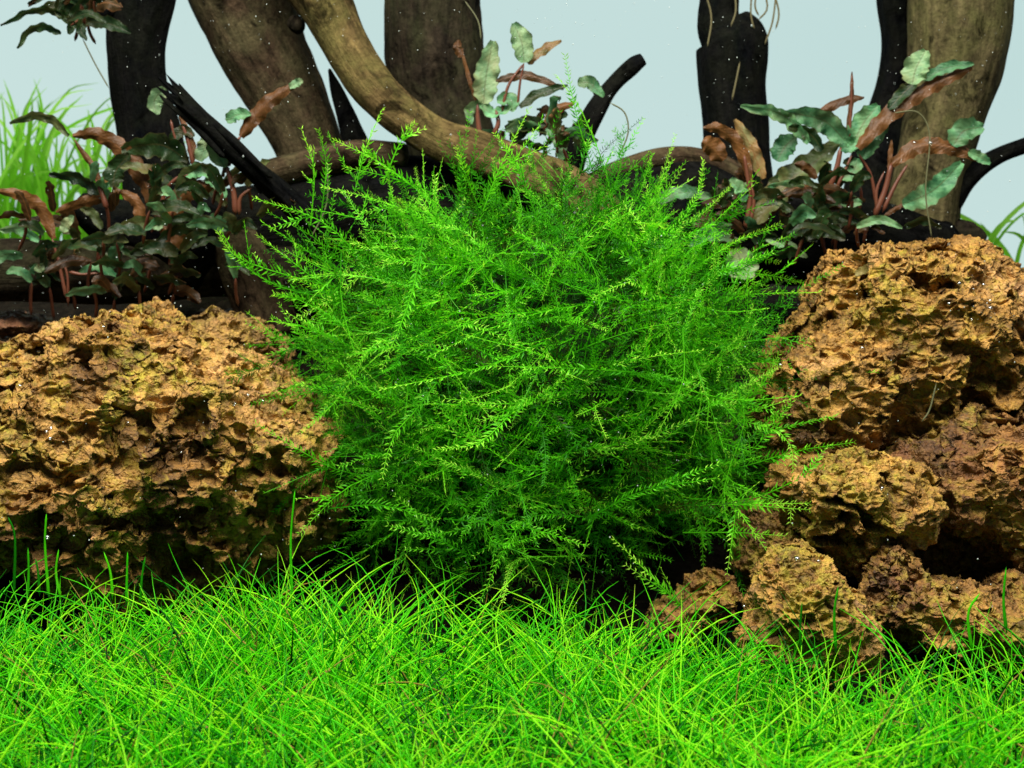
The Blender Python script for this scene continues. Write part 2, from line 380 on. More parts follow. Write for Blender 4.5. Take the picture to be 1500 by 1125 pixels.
lava_rock([(1370, 900, -4.4, 120, 76, 2), (1310, 842, -4.2, 62, 72, 1.6), (1430, 920, -4.5, 90, 70, 1.6)], 45, 7, M_ROCK_R2, 'flat-topped brown rock low at the right, right of the pointed front rock', .34, .28, .16, .08, center=(1350, 885, -4.3))
lava_rock([(1500, 905, -3.6, 75, 75, 1.6)], 51, 7, M_ROCK_R2, 'olive brown rock cut by the right edge just above the grass', .3, .2, .14, .07)
lava_rock([(1045, 870, -3.0, 62, 75, 1.6), (985, 910, -3.6, 60, 55, 1.4)], 57, 7, M_ROCK_R2, 'low ochre rock tucked under the lower right of the moss', .3, .22, .14, .07)
lava_rock([(1395, 790, -.2, 150, 95, 1.6)], 75, 6, M_ROCK_R2, 'shaded brown rock wall at the back of the dark hollow low at the right', .3, .3, .16, .08)
lava_rock([(1130, 800, -1.8, 90, 110, 1.8)], 63, 6, M_ROCK_R2, 'shaded brown rock between the moss and the overhanging golden knob', .3, .2, .14, .07)

# ------------------------------------------------------------------ driftwood
def tube(path, rad, seed, around=44, step=.07, rough=.14, groove=.10, cap=True, jag=0.0, flat=1.0):
    """path (k,3) world, rad (k,) -> arrays v, f, grain"""
    pr = np.hstack([np.asarray(path, float), np.asarray(rad, float)[:, None]])
    L = np.linalg.norm(np.diff(pr[:, :3], axis=0), axis=1).sum(); n = max(8, min(260, int(L/step)))
    q = smooth_path(pr, n); p, r = q[:, :3], np.maximum(q[:, 3], .02)
    T, N, B = frames(p); s = np.linspace(0, L, n)
    if cap:
        e = (L-s) if jag else np.minimum(s, L-s); r = r * np.sqrt(np.clip(e/(r*.45+1e-6), .0, 1)*(2-np.clip(e/(r*.45+1e-6), 0, 1)) + 1e-4)
    a = np.linspace(0, 2*math.pi, around, endpoint=False)
    ca, sa = np.cos(a), np.sin(a)
    R = np.repeat(r, around).reshape(n, around)
    dirs = N[:, None]*ca[None, :, None] + B[:, None]*sa[None, :, None]*flat
    v = p[:, None] + dirs*R[..., None]
    g = np.stack([np.broadcast_to(ca, (n, around))*R*1.1, np.broadcast_to(sa, (n, around))*R*1.1, np.broadcast_to((s*.16)[:, None], (n, around))], 2).reshape(-1, 3)
    low = fbm(v.reshape(-1, 3)*.35+seed, 4, seed).reshape(n, around)
    gr = fbm(g*np.array((1.6, 1.6, 1.0))+seed, 4, seed+3).reshape(n, around)
    v = v + dirs * (R * (low*rough*2) + gr*groove*2*np.minimum(1, R*2))[..., None]
    if jag:
        k = max(3, int(.18*n)); wgt = np.clip(1-np.arange(n)/k, 0, 1)[:, None]**2
        spike = noise(np.stack([ca*4, sa*4, np.full(around, seed*1.0)], 1), seed+9)[None]
        v = v - (T[:, None]*(wgt*spike*jag)[..., None])
    v = v.reshape(-1, 3)
    i = (np.arange(n-1)[:, None]*around + np.arange(around)[None]).ravel()
    j = (np.arange(n-1)[:, None]*around + (np.arange(around)[None]+1) % around).ravel()
    f = np.stack([i, j, j+around, i+around], 1)
    v = np.vstack([v, p[:1], p[-1:]]); g = np.vstack([g, g[:1], g[-1:]]); m = n*around
    c0 = np.arange(around); c1 = (c0+1) % around
    e0 = np.stack([c1, c0, np.full(around, m), np.full(around, m)], 1)
    e1 = np.stack([c0+m-around, c1+m-around, np.full(around, m+1), np.full(around, m+1)], 1)
    tri = np.vstack([f[:, [0, 1, 2]], f[:, [0, 2, 3]], e0[:, :3], e1[:, :3]])
    return v, tri, g
def wood(pts, mat, label, seed, parts=(), jag=0.0, **kw):
    """pts: (px, py, Y, radius_px)"""
    def arr(pts): return [P(a, b_, Y) for a, b_, Y, r in pts], [r*cmpx(Y) for a, b_, Y, r in pts]
    path, rad = arr(pts); v, f, g = tube(path, rad, seed, jag=jag, **kw); c = path[-1]
    o = obj('driftwood', mesh('driftwood', v-c, f, mat, True, {'grain': g})); o.location = tuple(c)
    tag(o, label, 'driftwood', 'driftwood pieces')
    for k, (nm, pp, m2) in enumerate(parts):
        path, rad = arr(pp); v, f, g = tube(path, rad, seed+k+31, around=24, rough=.2)
        obj(nm, mesh(nm, v, f, m2, True, {'grain': g}), o)
    return o
wood([(205, -120, 8, 58), (205, -20, 8, 52), (200, 60, 8, 42), (203, 130, 8, 38), (220, 200, 8, 42), (235, 300, 8, 50), (240, 400, 8, 50)], M_W_BLACK,
     'black upright driftwood trunk nearest the left edge', 1, rough=.05,
     parts=[('branch', [(190, -10, 7.6, 22), (165, 10, 7.4, 18), (140, 15, 7.2, 10), (120, 5, 7, 5)], M_W_BLACK)])
wood([(330, -140, 9, 80), (352, -20, 9, 76), (385, 70, 9, 66), (425, 150, 9, 56), (455, 220, 9, 50), (480, 330, 9, 50), (490, 420, 9, 55)], M_W_BROWN,
     'thick mottled brown trunk leaning behind the broken black branch', 2, rough=.06,
     parts=[('knot', [(432, 30, 7.0, 16), (436, 38, 6.75, 12), (438, 44, 6.6, 5)], M_W_DARK)])
wood([(395, -130, 6.5, 52), (448, -50, 6.5, 46), (482, 10, 6.3, 39), (522, 85, 6, 34), (570, 148, 5.5, 32), (640, 200, 5, 30), (720, 230, 4.5, 30), (790, 260, 4, 30), (850, 288, 3.4, 27), (900, 330, 2.4, 24)], M_W_OLIVE,
     'pale olive tan branch sloping down from the top into the moss', 3, rough=.12)
wood([(632, -140, 10, 72), (633, -20, 10, 70), (636, 80, 10, 68), (650, 170, 10, 62), (665, 260, 10, 66), (670, 400, 10, 70)], M_W_DARK,
     'broad dark brown trunk standing behind the pale sloping branch', 4, rough=.12)
wood([(943, 86, 7.5, 7), (925, 98, 7.5, 11), (895, 128, 7.5, 11), (870, 165, 7.5, 17), (845, 215, 7.5, 20), (820, 290, 7.5, 24)], M_W_BLACK,
     'thin black branch tip pointing up and right against the pale background', 5, rough=.12, step=.05,
     parts=[('twig', [(885, 150, 7.4, 7), (872, 128, 7.4, 6), (876, 118, 7.4, 4)], M_W_BLACK)])
wood([(1058, -120, 8.5, 30), (1057, -10, 8.5, 27), (1056, 30, 8.5, 30), (1072, 62, 8.5, 46), (1074, 130, 8.5, 45), (1078, 220, 8.5, 47), (1082, 340, 8.5, 54), (1085, 430, 8.5, 55)], M_W_BLACK,
     'black upright stump with a narrow top right of the centre', 6, rough=.07,
     parts=[('stub', [(1095, 22, 8.3, 6), (1098, 45, 8.3, 11), (1098, 72, 8.3, 14)], M_W_BLACK), ('stub', [(1112, 62, 8.3, 6), (1108, 85, 8.3, 12), (1104, 120, 8.3, 14)], M_W_BLACK)])
wood([(1310, -120, 10, 34), (1317, -10, 10, 32), (1320, 60, 10, 30), (1312, 120, 10, 30), (1295, 190, 10, 32), (1275, 290, 10, 36), (1270, 400, 10, 40)], M_W_BLACK,
     'black curved trunk partly hidden by the broad olive trunk', 7, rough=.12)
wood([(1412, -140, 7.6, 74), (1408, -10, 7.6, 70), (1402, 80, 7.6, 66), (1385, 160, 7.6, 58), (1365, 240, 7.6, 52), (1350, 320, 7.6, 52), (1345, 420, 7.6, 62)], M_W_GREY,
     'broad olive grey trunk at the right behind the red-leaved plant', 8, rough=.05,
     parts=[('stub', [(1440, 338, 7, 8), (1428, 345, 7, 16), (1390, 345, 7, 22)], M_W_DARK)])
wood([(1560, 195, 7.5, 14), (1500, 213, 7.5, 12), (1455, 232, 7.5, 13), (1415, 262, 7.5, 17), (1385, 300, 7.5, 22)], M_W_BLACK,
     'short black branch reaching out to the right edge', 9, rough=.1)
wood([(262, 142, 2.6, 20), (283, 162, 2.6, 24), (320, 200, 2.8, 25), (370, 245, 3.0, 27), (415, 285, 3.2, 30), (470, 340, 3.4, 26)], M_W_BLACK,
     'broken black branch with a splintered end crossing the left plants', 10, rough=.16, groove=.12, jag=.9, step=.05, flat=.7,
     parts=[('splinter', [(233, 138, 2.4, 1), (245, 150, 2.4, 4), (285, 185, 2.4, 6), (330, 232, 2.5, 5)], M_W_BLACK),
            ('splinter', [(262, 122, 2.5, 1), (272, 138, 2.5, 6), (300, 170, 2.5, 10), (340, 205, 2.5, 8), (400, 262, 2.5, 4)], M_W_BLACK)])
wood([(370, 262, 6, 20), (420, 248, 6, 20), (470, 235, 6, 20), (530, 225, 6, 20), (600, 230, 6.2, 20)], M_W_BROWN,
     'brown horizontal root between the broken black branch and the pale sloping branch', 11, rough=.1)
wood([(820, 300, 6.2, 12), (875, 262, 6.5, 13), (925, 243, 6.5, 15), (975, 232, 6.5, 18), (1030, 236, 6.5, 20), (1090, 260, 6.5, 22)], M_W_BROWN,
     'low arched brown root behind the upper right of the moss', 12, rough=.1)
wood([(-80, 395, 5, 42), (20, 398, 5, 40), (100, 400, 5, 38), (200, 402, 5.4, 36), (320, 395, 6, 34), (450, 400, 6, 40)], M_W_DARK,
     'dark brown fallen log lying along the left above the rocks', 13, rough=.1)
wood([(340, 330, 5.5, 30), (365, 390, 5.5, 34), (385, 440, 5.5, 36), (400, 500, 5.5, 40)], M_W_BROWN,
     'brown leaning log between the left plants and the moss', 14, rough=.1)
wood([(482, 100, 8.2, 2), (492, 130, 8, 9), (505, 165, 8, 14), (520, 210, 7.6, 18), (540, 260, 7.2, 24)], M_W_BLACK,
     'black pointed splinter of wood between the brown trunk and the pale branch', 15, rough=.12)
wood([(300, 340, 6.6, 60), (420, 330, 6.6, 62), (540, 300, 6.6, 66), (660, 300, 6.6, 66), (800, 325, 6.8, 62), (900, 335, 7.2, 62), (960, 345, 7.4, 55)], M_W_BLACK,  # black mass for wood and shade, extended to hide the bright backdrop
     'thick black root added for the shade behind the top of the moss', 16, rough=.16)
wood([(360, 430, 7.2, 44), (480, 415, 7.2, 52), (620, 400, 7.2, 60), (780, 400, 7.2, 60), (920, 400, 7.4, 60), (1040, 410, 7.6, 55)], M_W_BLACK,  # added black root, closes a gap where the bright backdrop showed
     'black root lowest of those added for the shade behind the left side of the moss', 19, rough=.16)
wood([(850, 325, 6.8, 56), (960, 312, 6.8, 70), (1040, 318, 6.8, 66), (1120, 350, 6.8, 66), (1250, 350, 7, 62), (1400, 380, 7, 55)], M_W_BLACK,  # black mass for the shade under the arch, raised to cover the backdrop
     'thick black root added for the shade behind the tallest rock', 17, rough=.16)
wood([(110, 300, 6, 26), (180, 330, 6, 46), (260, 350, 6, 60), (330, 380, 6, 66)], M_W_BLACK,  # one black mass stands for both roots and shade in the hollow
     'black mass for roots and shade that the left plants grow on', 18, rough=.2)

# ------------------------------------------------------------------ thin threads and roots
def thread(pts, Y, r, mat, label, cat='root', name='root', parent=None, group=None):
    p = [P(a, b_, Y) if len((a, b_)) == 2 else None for a, b_ in pts]
    q = smooth_path(p, 10*len(p)); v, f, g = tube(q, np.full(len(q), r), 3, around=5, step=.12, rough=0, groove=0)
    o = obj(name, mesh(name, v, f, mat), parent)
    if parent is None: tag(o, label, cat, group)
    return o

# ------------------------------------------------------------------ ruffled-leaf plants
CAMP = np.array((0, CAM_Y, CAM_Z))
def leaf_mesh(spine, width, red=False, roll=0.0, ruffle=.16, seed=0, mat=None, tip=.5, nu=40, nv=9):
    """spine (k,3), width cm; red: the underside faces the viewer"""
    r = np.random.RandomState(seed); p = smooth_path(spine, nu)
    T = nrm(np.gradient(p, axis=0)); V = nrm(CAMP - p)
    Sd = nrm(np.cross(T, V))
    N = nrm(np.cross(Sd, T)) 
    cr, sr = math.cos(roll), math.sin(roll)
    Sd, N = Sd*cr + N*sr, N*cr - Sd*sr
    if red: Sd = -Sd
    L = np.linalg.norm(np.diff(p, axis=0), axis=1).sum()
    t_ = np.linspace(0, 1, nu); wd = width*.5*np.clip(np.sin(np.pi*np.clip(t_, 0.02, .985)**(.6+.4*tip)), 0, 1)**.45
    fr = max(3, L/.42); ph = r.uniform(0, 6.3, 4)
    v = []; rib = []; vein = []
    for j in range(nv):
        s = -1 + 2*j/(nv-1); a = abs(s)
        edge = 1 + .08*np.sin(fr*2.9*np.pi*t_+ph[0]+s) * a**4 + .02*r.randn(nu)*(a > .9)
        ruf = ruffle*width*(a**2)*(np.sin(fr*np.pi*t_*1.35 + (ph[1] if s > 0 else ph[2])) + .4*np.sin(fr*np.pi*t_*2.7+ph[3]))
        fold = .16*width*a**1.3
        v.append(p + Sd*(s*wd*edge)[:, None] + N*(ruf*np.sin(np.pi*np.clip(t_, 0, 1))**.4 + (-fold if red else fold))[:, None])
        rib.append(np.full(nu, a)); vein.append(.5+.5*np.sin((t_*fr*3 - a*2.2)*2*np.pi))
    v = np.stack(v, 1).reshape(-1, 3); rib = np.stack(rib, 1).ravel(); vein = np.stack(vein, 1).ravel()
    i = (np.arange(nu-1)[:, None]*nv + np.arange(nv-1)[None]).ravel()
    f = np.stack([i, i+1, i+nv+1, i+nv], 1)
    return mesh('leaf', v, f, mat or M_LEAF, True, {'rib': rib, 'vein': vein})
LK = {'g': (M_LEAF, False), 'p': (M_LEAF_PALE, False), 'r': (M_LEAF_BROWN, True), 'R': (M_LEAF, True), 'd': (M_LEAF_DARK_SHADED, False), 'b': (M_LEAF_BRONZE, False), 'D': (M_LEAF_DARK_SHADED, True), 'P': (M_LEAF_PALE, True)}
_ls = [100]
def plant(label, base, leaves, petioles=(), filler=None, group='ruffled-leaf plants'):
    """leaves: (kind, [(px,py,dY)...], width_px, roll); petioles: ([(px,py,dY)...], radius_px)"""
    bx, by, bY = base; root = empty('aquatic_plant', P(*base), label, 'plant', group)
    for k, pts, wpx, roll in leaves:
        _ls[0] += 1; m, red = LK[k]
        sp = [P(q[0], q[1], bY + (q[2] if len(q) > 2 else 0)) for q in pts]
        obj('leaf', leaf_mesh(sp, wpx*.86*cmpx(bY), red, roll, .17, _ls[0], m), root)
    for pts, rpx in petioles:
        sp = [P(q[0], q[1], bY + (q[2] if len(q) > 2 else 0)) for q in pts]
        sp = smooth_path(sp, 12); v, f, g = tube(sp, np.linspace(min(rpx, 6.5)*.72, rpx*.40, 12)*cmpx(bY), 5, around=8, step=.12, rough=.03, groove=0)
        obj('petiole', mesh('petiole', v, f, M_PET), root)
    if filler:  # mostly dark kinds, standing for the shade low in the plants
        x0, y0, x1, y1, n, kinds, seed = filler; r = random.Random(seed)
        for q in range(n):
            x, y = r.uniform(x0, x1), r.uniform(y0, y1); a = r.uniform(-.3, math.pi+.3); L = r.uniform(34, 74); Y = r.uniform(-.9, 1.2)
            dx, dy = math.cos(a)*L, -math.sin(a)*L*.7
            k = r.choice(kinds); m, red = LK[k]
            sp = [P(x, y, bY+Y), P(x+dx*.5, y+dy*.6-4, bY+Y-.3), P(x+dx, y+dy+r.uniform(0, 14), bY+Y-.5)]
            _ls[0] += 1; obj('leaf', leaf_mesh(sp, r.uniform(12, 22)*cmpx(bY), red, r.uniform(-.9, .9), .16, _ls[0], m, nu=16, nv=7), root)
            if q % 3 == 0:
                x2, y2 = x + r.uniform(-14, 14), y + r.uniform(30, 55)
                pp = smooth_path([P(x2, y2, bY+Y+.4), P((x+x2)/2+r.uniform(-5, 5), (y+y2)/2, bY+Y+.2), P(x, y, bY+Y)], 8)
                v, f, g = tube(pp, np.full(8, 2.4*cmpx(bY)), 5, around=6, step=.15, rough=.03, groove=0)
                obj('petiole', mesh('petiole', v, f, M_PET), root)
    return root

plant('leftmost plant with a long arching red-brown leaf entering at the left edge', (90, 410, 3.6),
      [('r', [(78, 350), (62, 310), (35, 288, -.2), (-10, 279, -.3)], 22, .2), ('g', [(58, 352), (30, 335), (0, 336)], 20, .5), ('p', [(92, 340), (98, 328), (108, 316)], 18, .3),
       ('d', [(150, 288), (118, 262), (72, 254)], 22, .5), ('r', [(158, 290), (120, 298), (82, 312)], 20, .4), ('p', [(52, 390), (58, 393), (66, 385)], 14, 0)],
      [([(98, 440), (86, 385), (76, 348)], 4), ([(100, 450), (98, 400), (84, 375)], 3), ([(100, 398), (120, 402), (145, 400)], 4)],
      (30, 310, 150, 430, 26, 'dddgDb', 1))
plant('plant with two brown arching leaves beside the pale green back grass', (160, 420, 3.4),
      [('b', [(102, 198), (72, 173), (45, 170), (14, 180)], 17, .5), ('r', [(232, 318), (212, 268), (180, 222), (142, 198), (106, 200)], 30, .25),
       ('r', [(150, 282), (135, 245), (108, 205)], 12, .4), ('d', [(276, 236), (235, 212), (178, 218)], 42, .3), ('d', [(165, 275), (170, 250), (190, 225)], 34, .2),
       ('r', [(207, 335), (200, 298), (172, 278)], 20, .2), ('b', [(150, 335), (135, 312), (118, 305)], 16, .2)],
      [([(157, 308), (150, 285), (140, 262)], 7), ([(240, 330), (234, 322), (230, 312)], 6), ([(208, 345), (204, 330), (203, 318)], 4)],
      (130, 260, 260, 440, 34, 'ddddgDb', 2))
plant('plant with pinkish stems and brown leaves right below the broken black branch', (240, 400, 3.0),
      [('g', [(272, 256), (290, 250), (318, 258)], 26, .3), ('r', [(252, 320), (268, 285), (316, 268)], 34, .2), ('p', [(318, 200), (316, 222), (330, 246)], 32, .2),
       ('g', [(300, 262), (318, 270), (330, 290)], 20, .4), ('b', [(300, 240), (270, 262), (262, 290)], 28, .3), ('p', [(222, 328), (232, 330), (244, 322)], 16, 0), ('r', [(236, 330), (255, 345), (258, 368)], 36, .1)],
      [([(238, 324), (240, 285), (258, 262), (278, 256)], 5), ([(345, 316), (342, 280), (332, 244)], 8), ([(350, 316), (352, 290), (370, 275)], 5)],
      (215, 280, 350, 420, 26, 'ddddgD', 3))
plant('plant behind the broken black branch, one rusty leaf rising right of it', (300, 300, 4.2),
      [('r', [(352, 200), (372, 172), (398, 145), (432, 124)], 26, .25), ('p', [(424, 128), (436, 121), (444, 118)], 14, .2), ('g', [(332, 178), (348, 168), (368, 168)], 22, .3),
       ('p', [(240, 128), (226, 148), (230, 168)], 28, .3), ('r', [(282, 240), (278, 205), (262, 170)], 14, .3), ('d', [(250, 205), (268, 192), (285, 200)], 20, .3), ('p', [(292, 236), (300, 215), (300, 200)], 26, .3)],
      [([(284, 246), (276, 210), (266, 178)], 5), ([(336, 236), (342, 215), (354, 198)], 5), ([(250, 175), (256, 200), (272, 235)], 3)],
      (300, 250, 400, 330, 8, 'dDb', 4))
plant('plant darkened to a silhouette, hanging from the black trunk in the top left corner', (135, -10, 5.5),  # silhouette against the backdrop is put into the leaf colour
      [('d', [(118, 42), (90, 20), (50, 14), (0, 36)], 16, .7), ('d', [(90, 48), (70, 40), (45, 42), (24, 70)], 16, .6), ('d', [(130, 10), (118, 40), (126, 60)], 16, .3),
       ('d', [(120, -10), (100, 5), (92, 30)], 20, .3), ('d', [(105, -20), (70, -10), (40, 5)], 14, .5), ('d', [(135, -10), (112, 20), (100, 50)], 22, .2), ('d', [(90, -15), (85, 15), (105, 40)], 14, .4),
       ('d', [(140, 0), (130, 20), (128, 40)], 14, .1), ('D', [(75, -20), (58, -5), (42, 10)], 12, .3)],
      [([(140, 0), (120, 25), (100, 40)], 3)], (92, -10, 140, 40, 10, 'dD', 5))
plant('plant with upright pale leaves on the pale branch above the moss', (712, 215, 5.2),
      [('p', [(708, 152), (712, 112), (722, 60)], 42, -.1), ('p', [(768, 92), (764, 62), (752, 34)], 36, -.2), ('P', [(772, 92), (792, 74), (822, 58)], 18, .5),
       ('r', [(698, 150), (686, 112), (674, 66)], 7, .2), ('r', [(676, 84), (670, 70), (672, 58)], 15, .2), ('g', [(702, 152), (722, 166), (750, 158)], 20, .5), ('g', [(728, 148), (748, 146), (750, 164)], 24, .3),
       ('g', [(706, 150), (688, 160), (690, 182)], 18, .2), ('D', [(726, 118), (772, 110), (826, 130)], 16, .4), ('d', [(762, 158), (790, 138), (832, 126)], 18, .5), ('r', [(796, 190), (812, 162), (842, 150)], 18, .3),
       ('g', [(846, 122), (864, 122), (884, 142)], 22, .3), ('g', [(798, 184), (818, 200), (822, 236)], 26, .1), ('d', [(740, 190), (780, 182), (812, 196)], 26, .3)],
      [([(704, 205), (700, 175), (700, 150)], 6), ([(735, 165), (745, 125), (768, 92)], 4), ([(758, 158), (762, 120), (768, 92)], 3), ([(722, 200), (730, 180), (726, 160)], 6), ([(790, 200), (800, 182), (808, 170)], 5)],
      (725, 175, 850, 225, 16, 'ddDgb', 6))
plant('plant with a curled orange leaf tip in front of the black stump', (1095, 360, 4.0),
      [('r', [(1100, 268), (1082, 215), (1055, 190), (1030, 188)], 22, .3), ('r', [(1060, 235), (1042, 215), (1028, 208)], 34, .2), ('P', [(1118, 262), (1100, 215), (1076, 175)], 24, .1),
       ('b', [(1104, 330), (1148, 272), (1190, 240), (1232, 206)], 46, .35), ('g', [(1138, 236), (1150, 215), (1165, 200)], 38, .2), ('r', [(1108, 335), (1150, 290), (1200, 245)], 12, .3),
       ('P', [(1088, 352), (1105, 338), (1126, 326)], 6, 0), ('p', [(1082, 408, -.4), (1086, 388, -.4), (1078, 364, -.3)], 54, .1), ('g', [(960, 296), (1000, 282), (1042, 290)], 24, .4), ('g', [(1070, 262), (1085, 280), (1090, 296)], 22, .2),
       ('p', [(1122, 352), (1150, 358), (1182, 378)], 18, .4)],
      [([(1092, 335), (1098, 290), (1090, 225)], 6), ([(1094, 340), (1104, 300), (1100, 265)], 5)],
      (1030, 285, 1150, 380, 30, 'ddddDg', 7))
plant('plant with wide teal green leaves in the middle of the right group', (1220, 330, 3.6),
      [('g', [(1186, 208), (1145, 168), (1085, 154)], 24, .4), ('g', [(1238, 206), (1205, 176), (1148, 164)], 38, .2), ('r', [(1192, 168), (1235, 148), (1266, 142)], 16, .3), ('r', [(1240, 200), (1247, 150), (1248, 105)], 8, 0),
       ('g', [(1246, 218), (1264, 182), (1286, 154)], 40, .1), ('g', [(1262, 232), (1276, 205), (1300, 180)], 34, .1), ('g', [(1230, 218), (1248, 212), (1268, 212)], 26, .1), ('d', [(1205, 220), (1185, 195), (1155, 185)], 22, .3),
       ('g', [(1214, 282), (1236, 292), (1262, 298)], 26, .2), ('g', [(1232, 262), (1250, 250), (1256, 232)], 30, .2), ('r', [(1196, 262), (1180, 245), (1164, 240)], 16, .2)],
      [([(1215, 276), (1226, 245), (1232, 214)], 8), ([(1224, 278), (1240, 245), (1250, 222)], 4), ([(1244, 205), (1247, 150), (1248, 108)], 3), ([(1284, 300), (1275, 255), (1255, 222)], 4)],
      (1150, 265, 1270, 350, 26, 'dddddDg', 8))
plant('plant with the longest rusty leaf crossing the broad olive trunk', (1290, 340, 3.2),
      [('r', [(1256, 216), (1300, 168), (1355, 130), (1424, 98)], 30, .35), ('g', [(1352, 118), (1385, 100), (1426, 94)], 20, .4), ('p', [(1336, 124), (1342, 100), (1356, 74)], 42, .1), ('d', [(1302, 160), (1325, 135), (1350, 112)], 22, .3),
       ('r', [(1306, 240), (1345, 214), (1395, 216), (1440, 234)], 28, .3), ('g', [(1418, 222), (1435, 230), (1450, 240)], 18, .2), ('g', [(1396, 214), (1412, 192), (1440, 186)], 40, .1),
       ('g', [(1322, 300), (1368, 278), (1408, 238)], 40, -.2), ('r', [(1296, 316), (1312, 306), (1330, 296)], 8, 0), ('r', [(1302, 250), (1304, 225), (1306, 205)], 8, .2)],
      [([(1280, 318), (1296, 280), (1306, 238)], 9), ([(1292, 312), (1312, 270), (1330, 240)], 5), ([(1285, 315), (1284, 280), (1296, 250)], 4)],
      (1190, 320, 1330, 352, 14, 'ddDg', 9))

# ------------------------------------------------------------------ back grass
def blades(label, spots, Y, seed, hmin, hmax, wpx, lean=.25, group='clumps of back grass'):
    r = random.Random(seed); x0, x1, yb, n = spots
    root = empty('grass_clump', P((x0+x1)/2, yb, Y), label, 'grass clump', group)
    for k in range(n):
        x = r.uniform(x0, x1); H = r.uniform(hmin, hmax); a = r.gauss(0, lean); YY = Y + r.uniform(-2, 2)
        if isinstance(spots[3], int): pass
        p = [P(x, yb, YY), P(x+a*H*.3, yb-H*.5, YY), P(x+a*H*.9, yb-H*.85, YY-.4), P(x+a*H*1.5+r.uniform(-10, 10), yb-H*(1.0 if abs(a) < .3 else .92), YY-.8)]
        q = smooth_path(p, 14); T = nrm(np.gradient(q, axis=0)); V = nrm(CAMP-q); Sd = nrm(np.cross(T, V) + V*r.uniform(-.8, .8))
        wd = wpx*r.uniform(.6, 1.2)*cmpx(Y)*.5*np.clip(1-np.linspace(0, 1, 14)**3, .05, 1)
        N = np.cross(Sd, T)
        v = np.stack([q-Sd*wd[:, None], q-N*(wd*.25)[:, None], q+Sd*wd[:, None]], 1).reshape(-1, 3)
        i = (np.arange(13)[:, None]*3+np.arange(2)[None]).ravel(); f = np.stack([i, i+1, i+4, i+3], 1)
        obj('blade', mesh('blade', v, f, M_BACKGRASS, True, {'tone': np.repeat(np.linspace(.25, .85, 14), 3)}), root)
blades('bright green back grass clump at the far left behind the red-stemmed plants', (-50, 78, 400, 62), 18, 1, 110, 290, 7)
blades('bright green back grass clump just left of the black trunk', (70, 205, 400, 52), 19, 2, 100, 250, 7)
blades('pale arching back grass rising highest in the left corner', (-10, 70, 300, 9), 19, 5, 150, 210, 5, .5)
blades('back grass seen low between the black branch and the moss', (270, 470, 470, 60), 13, 3, 70, 150, 15)
blades('sparse back grass leaning in at the right edge', (1400, 1540, 420, 16), 14, 4, 80, 160, 8, .7)

# ------------------------------------------------------------------ moss
def frond_arrays(spine, r, leafL=.165, leafW=.035, gap=.085, stemR=.012, tone0=.3, tone1=.95, ranks=3, flat=None):
    p0 = smooth_path(spine, 40); L = np.linalg.norm(np.diff(p0, axis=0), axis=1).sum()
    n = max(5, int(L/gap)); p = smooth_path(spine, n); T, N, B = frames(p)
    roll = r.uniform(0, 6.28); t_ = np.linspace(0, 1, n)
    V = []; F = []; C = []
    idx = np.linspace(0, n-1, max(4, n//4)).astype(int); m = len(idx)                     # stem: 3-sided tube
    for a in (0, 2.094, 4.189):
        V.append(p[idx] + (N[idx]*math.cos(a)+B[idx]*math.sin(a))*(stemR*(1.15-.8*t_[idx]))[:, None])
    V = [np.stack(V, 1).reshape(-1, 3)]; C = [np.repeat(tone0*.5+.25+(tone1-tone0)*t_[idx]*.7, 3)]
    i = np.arange(m-1)*3
    for a in range(3):
        b_ = (a+1) % 3; F.append(np.stack([i+a, i+b_, i+3+b_], 1)); F.append(np.stack([i+a, i+3+b_, i+3+a], 1))
    off = m*3
    for k in range(ranks):
        base_a = roll + (0, math.pi, math.pi*.5, math.pi*1.5)[k]
        sel = np.arange(n) if k < 2 else np.arange(k % 2, n, 3)
        nn = len(sel); a = base_a + r.normal(0, .35, nn)
        out = N[sel]*np.cos(a)[:, None] + B[sel]*np.sin(a)[:, None]
        el = r.normal(1.02, .17, nn)[:, None]                                               # angle off the stem
        d = nrm(out*np.sin(el) + T[sel]*np.cos(el)); sd = nrm(np.cross(d, T[sel]) + out*.0) if True else 0
        sz = leafL*(.6+.5*np.sin(np.pi*np.clip(t_[sel]*1.05+.1, 0, 1)))*r.uniform(.75, 1.15, nn)
        q = p[sel] + T[sel]*r.uniform(-.02, .02, nn)[:, None]
        wv = nrm(np.cross(sd, d))
        side = nrm(sd*.35 + wv) if k % 2 else nrm(wv - sd*.35)
        mid = q + d*(sz*.42)[:, None]; tip = q + (d*.94 + T[sel]*.22)*sz[:, None]
        vv = np.stack([q, mid+side*leafW*.5*(sz/leafL)[:, None], tip, mid-side*leafW*.5*(sz/leafL)[:, None]], 1).reshape(-1, 3)
        j = off + np.arange(nn)*4
        F.append(np.stack([j, j+1, j+2], 1)); F.append(np.stack([j, j+2, j+3], 1)); V.append(vv)
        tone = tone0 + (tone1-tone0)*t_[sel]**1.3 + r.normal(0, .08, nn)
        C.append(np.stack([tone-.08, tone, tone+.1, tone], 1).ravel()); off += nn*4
    return np.vstack(V), np.vstack(F), np.clip(np.concatenate(C), 0, 1)
def join(parts):
    V, F, C = [], [], []; o = 0
    for v, f, c in parts:
        V.append(v); F.append(f+o); C.append(c); o += len(v)
    return np.vstack(V), np.vstack(F), np.concatenate(C)
rs = np.random.RandomState(5)
